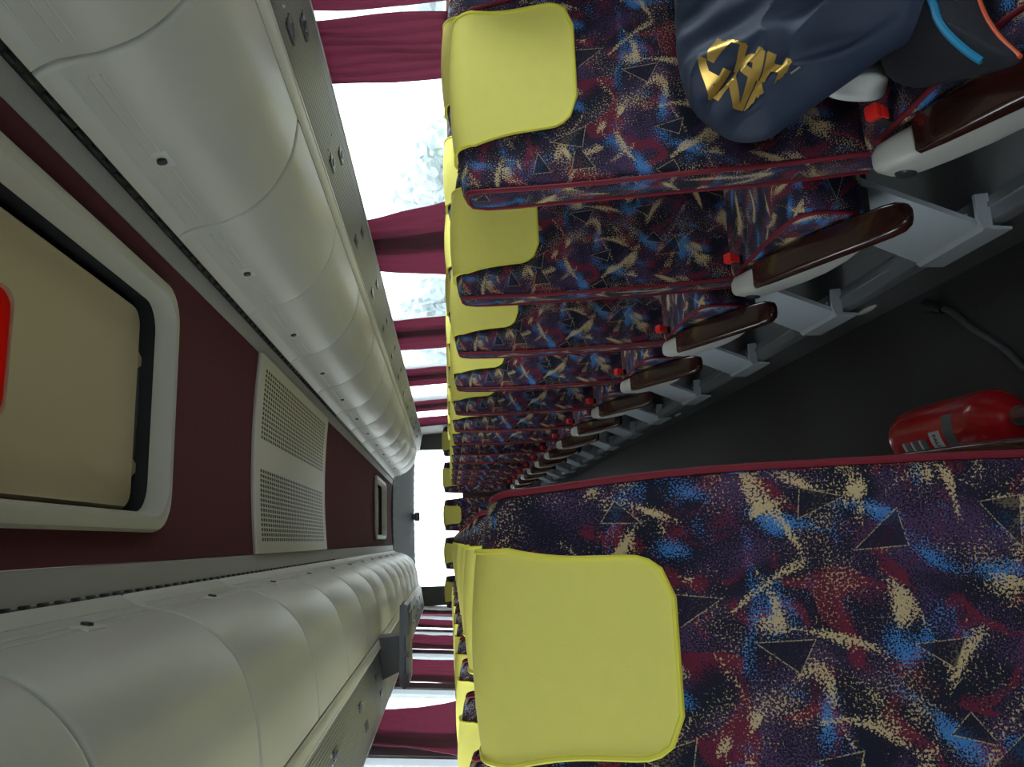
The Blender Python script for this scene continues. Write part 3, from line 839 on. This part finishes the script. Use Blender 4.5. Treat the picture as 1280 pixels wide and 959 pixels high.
# ---------------------------------------------------------------- curtains
def curtain(side, yc, wt, wb, label, skew=0.0, seed=0):
    bm = bmesh.new(); ny, nz = 70, 22; z0, z1 = 1.195, 1.665; rnd = random.Random(seed)
    ph = [rnd.uniform(0, 6.28) for _ in range(4)]
    for_rows = []
    for j in range(nz + 1):
        v = j / nz; z = z0 + (z1 - z0) * v
        w = wb + (wt - wb) * (v ** .8); row = []
        for i in range(ny + 1):
            u = i / ny - .5
            tie = .55 + .45 * v
            dx = .016 * math.sin(2 * PI * 6.5 * u + ph[0] + .8 * math.sin(3 * v + ph[1])) + .008 * math.sin(2 * PI * 13 * u + ph[2] + v * 2) + .010 * noise.noise((u * 6, v * 3, seed * 3.1))
            y = yc + u * w + skew * (1 - v) * .5 + .010 * math.sin(5 * v + ph[3] + u * 9)
            row.append(bm.verts.new((wallx(side, z) - side * (.040 + dx * tie * .7), y, z)))
        for_rows.append(row)
    for a, b in zip(for_rows[:-1], for_rows[1:]):
        for i in range(ny): bm.faces.new((a[i], a[i + 1], b[i + 1], b[i]))
    bmesh.ops.recalc_face_normals(bm, faces=bm.faces)
    bmesh.ops.solidify(bm, geom=bm.faces[:], thickness=.003)
    t = thing('curtain', label, 'curtain', (0, 0, 0), 0, 'maroon window curtains')
    obj('curtain_cloth', bm, M['curtain'], t, 180)
    bm = bmesh.new()
    for k in range(7):
        y = yc - wt / 2 + wt * (k + .5) / 7
        box(bm, (wallx(side, 1.665) - side * .042 - .004, y - .006, 1.655), (wallx(side, 1.665) - side * .042 + .004, y + .006, 1.69), .002)
    obj('curtain_hook', bm, M['sill'], t)['kind'] = 'stuff'
    return t
curtain(1, 2.285, .33, .325, 'drawn maroon curtain nearest the viewer on the jacket side, beside the big open pane', 0, 1)
curtain(1, 1.775, .60, .575, 'maroon curtain at the picture edge beside the jacket, ending in a thin bright gap', 0, 2)
for k, (y, a, b) in enumerate(((3.97, .74, 1.08), (5.82, .90, .92), (7.37, .82, .84), (9.0, .66, .70), (10.2, .7, .7))):
    curtain(1, y, a, b, 'maroon pleated curtain on the jacket side, %s past the big open pane' % ORD[k], 0, 10 + k)
for k, (y, a, b, sk) in enumerate(((4.03, .64, 1.20, .20), (5.74, .82, .95, .06), (7.35, .85, .92, 0), (8.95, .78, .82, 0), (10.3, .6, .6, 0))):
    curtain(-1, y, a, b, 'maroon pleated curtain on the monitor side, %s from the viewer' % ORD[k], sk, 30 + k)

# ---------------------------------------------------------------- things on the first seat
def pillow(poly, T, Tb, rings=26, n=10, wr=.012, sc=9, seed=0):
    """soft puffed shape from an outline in (x, z); bulges to -y by T and to +y by Tb, with folds"""
    out = catmull(poly, n, True); cx = sum(p[0] for p in out) / len(out); cz = sum(p[1] for p in out) / len(out)
    bm = bmesh.new()
    def ring(k, sgn, T):
        r = []
        for x, z in out:
            X, Z = cx + (x - cx) * k, cz + (z - cz) * k
            h = T * (1 - k ** 3.0) ** .55
            f = noise.noise((X * sc + seed, Z * sc * .45 + (X - Z) * 2, seed)); f2 = 1 - abs(noise.noise((X * sc * 1.1 + Z * 5 + seed, Z * sc * .35 - X * 4, seed + 5))) * 2
            h += (wr * f * 1.6 + wr * f2 * .9) * min(1, (1 - k) * 5)
            r.append((X, -sgn * h, Z))
        return r
    ks = [1 - (i / rings) ** 1.25 for i in range(rings)]
    R = [ring(k, -1, Tb) for k in ks[::-1]][:-1] + [ring(1, 1, 0)] + [ring(k, 1, T) for k in ks[1:]]
    loft(bm, R); return bm
jt = thing('jacket', 'crumpled navy jacket with gold lettering lying on the first patterned seat', 'jacket', (0, 1.30, .80))
jt.rotation_euler = (-PI / 4, 0, 0)
poly = [(x, -t) for x, t in ((.915, .022), (.819, .020), (.732, .040), (.668, .088), (.644, .124), (.637, .166), (.652, .205), (.678, .281), (.703, .35), (.717, .419), (.74, .470), (.85, .47), (.98, .42), (1.07, .34), (1.09, .16), (1.03, .04))]
jb = obj('jacket_cloth', pillow(poly, .075, .055, rings=64, n=16, wr=.024, sc=15, seed=2.3), M['jacket'], jt, 80)
bpy.context.view_layer.update()
jbv = BVHTree.FromPolygons([v.co.copy() for v in jb.data.vertices], [p.vertices[:] for p in jb.data.polygons])
def text_mesh(txt, size, bold=.0):
    cu = bpy.data.curves.new('t', 'FONT'); cu.body = txt; cu.size = size; cu.offset = bold; cu.space_line = .78
    o = bpy.data.objects.new('t', cu); C.objects.link(o); bpy.context.view_layer.update()
    dg = bpy.context.evaluated_depsgraph_get(); me = bpy.data.meshes.new_from_object(o.evaluated_get(dg))
    bpy.data.objects.remove(o); bpy.data.curves.remove(cu)
    bm = bmesh.new(); bm.from_mesh(me); bpy.data.meshes.remove(me); return bm
tb = text_mesh('NIVA\nHPLA', .063, .0034)
bmesh.ops.triangulate(tb, faces=tb.faces[:])
for _ in range(4):
    bmesh.ops.subdivide_edges(tb, edges=[e for e in tb.edges if e.calc_length() > .0035], cuts=1)
    bmesh.ops.triangulate(tb, faces=tb.faces[:])
rd, ud = Vector((.62, -.785)), Vector((-.785, -.62))       # reading direction and letter-up, in (x, down the slope)
ca, cb_, cc = Vector((.805, .128)), Vector((.708, .252)), Vector((.662, .125))
drop = []
for v in tb.verts:
    q = Vector((.716, .243)) + rd * v.co.x + ud * (v.co.y + .047)
    hit = jbv.ray_cast(Vector((q.x, -1, -q.y)), Vector((0, 1, 0)))
    inside = all((b2 - a2).cross(q - a2) * sg > 0 for a2, b2, sg in ((ca, cb_, 1), (cb_, cc, 1)))
    if hit[0] is None or not inside: drop.append(v)
    v.co = Vector((q.x, (hit[0].y if hit[0] is not None else 0) - .0022, -q.y))
bmesh.ops.delete(tb, geom=drop, context='VERTS')
obj('lettering', tb, M['gold'], jt)['label'] = 'gold foil letters'
bm = bmesh.new(); hz_ = jbv.ray_cast(Vector((.70, -1, -.24)), Vector((0, 1, 0)))[0]; tube(bm, [(.695, hz_.y - .004, -.235), (.70, hz_.y - .004, -.25)], .002, 6); obj('zip_pull', bm, M['metal'], jt)

bg = thing('bag', 'dark navy cloth bag with cyan and orange trim lying beside the jacket', 'bag', (0, 0, .478))
bg.rotation_euler = (-PI / 2, 0, 0)       # lies flat on the cushion
poly = [(.75, 1.15), (.68, 1.10), (.625, .99), (.590, .91), (.583, .872), (.64, .905), (.70, .925), (.80, .935), (.96, .95), (1.02, 1.00), (.96, 1.07), (.84, 1.10)]
bgo = obj('bag_body', pillow(poly, .045, .016, rings=30, n=12, wr=.004, sc=9, seed=8.8), M['bag'], bg, 80)
bbv = BVHTree.FromPolygons([v.co.copy() for v in bgo.data.vertices], [p.vertices[:] for p in bgo.data.polygons])
def on_bag(pts, r, name, mat):
    P = []
    for x, y in catmull(pts, 6):
        h = bbv.ray_cast(Vector((x, -1, y)), Vector((0, 1, 0)))
        if h[0] is not None: P.append((x, h[0].y - r * .35, y))
    bm = bmesh.new(); tube(bm, P, r, 8); obj(name, bm, mat, bg)
on_bag([(.90, .99), (.80, .972), (.735, .958), (.68, .945), (.63, .925), (.604, .912)], .0055, 'cyan_strip', M['cyan'])
bm = bmesh.new(); tube(bm, catmull([(.583, -.003, .870), (.64, -.003, .903), (.70, -.003, .923), (.80, -.003, .933), (.96, -.003, .949)], 6), .003, 8); obj('orange_cord', bm, M['orange'], bg)

bm = pillow([(.715, .475), (.712, .545), (.735, .575), (.80, .565), (.83, .51), (.82, .468), (.76, .462)], .02, .02, 24, 10, .012, 26, 4.4)
o = obj('plastic_bag', bm, M['plastic_bag'], None, 70); o.location = (0, 1.19, 0); tag(o, 'crumpled white plastic bag wedged under the navy jacket', 'plastic bag')

# ---------------------------------------------------------------- fire extinguisher on the aisle floor
ex = thing('fire_extinguisher', 'red fire extinguisher lying on the aisle floor beside the large seat', 'fire extinguisher', (.238, 1.745, -.17 + .0815))
def lathe(prof, n=40, axis='y'):
    bm = bmesh.new(); loft(bm, [[(r * math.cos(2 * PI * k / n), y, r * math.sin(2 * PI * k / n)) for k in range(n)] for y, r in prof]); return bm
obj('cylinder', lathe([(.42, .02), (.418, .060), (.405, .074), (.39, .0795), (.36, .081), (.08, .081), (.05, .078), (.025, .068), (.005, .052), (-.010, .034), (-.016, .024), (-.02, .022)]), M['ext_red'], ex)
obj('valve', lathe([(-.015, .022), (-.03, .024), (-.032, .019), (-.06, .019), (-.065, .013), (-.085, .013)], 24), M['metal'], ex)
bm = bmesh.new(); box(bm, (-.012, -.17, .012), (.012, -.03, .024), .004, M=Matrix.Rotation(-.12, 4, 'X')); box(bm, (-.012, -.15, -.02), (.012, -.05, -.010), .004)
obj('lever', bm, M['metal'], ex)
def cyl_patch(a0, a1, y0, y1, r=.0816, n=16):
    bm = bmesh.new(); rings = []
    for k in range(n + 1):
        a = math.radians(a0 + (a1 - a0) * k / n); rings.append([(rr * math.cos(a), y, rr * math.sin(a)) for rr, y in ((r, y0), (r, y1), (r - .0006, y1), (r - .0006, y0))])
    loft(bm, rings); return bm
lb = obj('label', cyl_patch(70, 170, .105, .145), M['label_grey'], ex)
lw_ = obj('label', cyl_patch(95, 165, .16, .205), M['label_white'], ex)
for k, y in enumerate((.225, .262, .30)):
    obj('label', cyl_patch(105, 165, y, y + .022), M['label_grey'], ex); obj('label', cyl_patch(105, 165, y + .022, y + .032), M['label_white'], ex)
tb = text_mesh('FAUT', .018, .0007)
for v in tb.verts:      # lettering runs round the cylinder
    a = math.radians(100) + v.co.x / .082; v.co = Vector((.0822 * math.cos(a), .190 - v.co.y, .0822 * math.sin(a)))
obj('lettering', tb, M['dark'], lw_)
tb = text_mesh('T', .022)
for v in tb.verts:
    a = math.radians(126) + v.co.x / .082; v.co = Vector((.0822 * math.cos(a), .135 - v.co.y, .0822 * math.sin(a)))
obj('lettering', tb, M['label_white'], lb)
bm = bmesh.new(); box(bm, (-.07, .08, -.0815), (-.05, .12, -.05), .004); box(bm, (.05, .08, -.0815), (.07, .12, -.05), .004)
obj('cradle', bm, M['dark'], ex)

bm = bmesh.new()
pts = [(.590, 2.045, -.155), (.575, 2.02, -.161), (.545, 1.985, -.161), (.50, 1.935, -.161), (.455, 1.875, -.161), (.41, 1.82, -.161), (.36, 1.775, -.161), (.33, 1.70, -.161), (.335, 1.60, -.161), (.36, 1.50, -.161)]
hz = thing('cable', 'dark grey cable snaking across the aisle floor near the red extinguisher', 'cable', (0, 0, 0))
tube(bm, catmull(pts, 6), .0085, 10); obj('sheath', bm, M['cable'], hz)
bm = bmesh.new(); tube(bm, [(.585, 2.040, -.155), (.598, 2.06, -.152), (.615, 2.10, -.150)], [.012, .014, .020], 12); obj('plug', bm, M['dark'], hz)

# ---------------------------------------------------------------- outside
bm = bmesh.new(); box(bm, (-80, -60, -1.5), (80, 90, -1.40)); struct('ground', bm, M['ground'], 'pale open ground outside the windows', 'ground')
def tree(x, y, h, seed, label):
    rnd = random.Random(seed); t = thing('tree', label, 'tree', (x, y, -1.4), 0, 'hazy trees outside the windows')
    bm = bmesh.new(); tube(bm, [(0, 0, 0), (.05, 0, h * .3), (0, .05, h * .6)], [.22, .17, .08], 8); obj('trunk', bm, M['bark'], t)
    bm = bmesh.new()
    for k in range(13):
        tmp = bmesh.new(); bmesh.ops.create_icosphere(tmp, subdivisions=3, radius=rnd.uniform(.16, .26) * h)
        for v in tmp.verts: v.co *= 1 + .45 * noise.noise(v.co * 2.2 + Vector((seed, k, 0))) + .18 * noise.noise(v.co * 7)
        merge(bm, tmp, Matrix.Translation((rnd.uniform(-.35, .35) * h, rnd.uniform(-.35, .35) * h, h * rnd.uniform(.3, .85))))
    obj('crown', bm, M['tree'], t, 0)
tl = 'hazy tree outside the %s windows, %s along from the viewer'
for k, (x, y, h) in enumerate(((24, 31, 4.6), (29, 41, 5.2), (23, 47, 4.6), (28, 62, 6.8), (21, 74, 7.4), (29, 22, 3.6))): tree(x, y, h, 3 + k, tl % ('jacket-side', ORD[k]))

# ---------------------------------------------------------------- light
w = bpy.data.worlds.new('world'); bpy.context.scene.world = w; w.use_nodes = True
nt = w.node_tree; bg_ = nt.nodes['Background']
tc = nt.nodes.new('ShaderNodeTexCoord'); sx = nt.nodes.new('ShaderNodeSeparateXYZ'); nt.links.new(tc.outputs['Generated'], sx.inputs[0])
rp = nt.nodes.new('ShaderNodeValToRGB'); nt.links.new(sx.outputs[2], rp.inputs[0])
rp.color_ramp.elements[0].color = (.93, .97, 1.0, 1); rp.color_ramp.elements[0].position = 0
rp.color_ramp.elements[1].color = (.88, .94, 1.0, 1); rp.color_ramp.elements[1].position = .8
nt.links.new(rp.outputs[0], bg_.inputs[0]); bg_.inputs[1].default_value = 1.0

sc = bpy.context.scene
sc.view_settings.view_transform = 'Standard'; sc.view_settings.look = 'None'; sc.view_settings.gamma = 1
sc.view_settings.use_curve_mapping = False; sc.view_settings.exposure = 2.68
sc.cycles.use_denoising = True; sc.cycles.max_bounces = 10; sc.cycles.diffuse_bounces = 6; sc.cycles.transparent_max_bounces = 16
sc.cycles.sample_clamp_indirect = 6
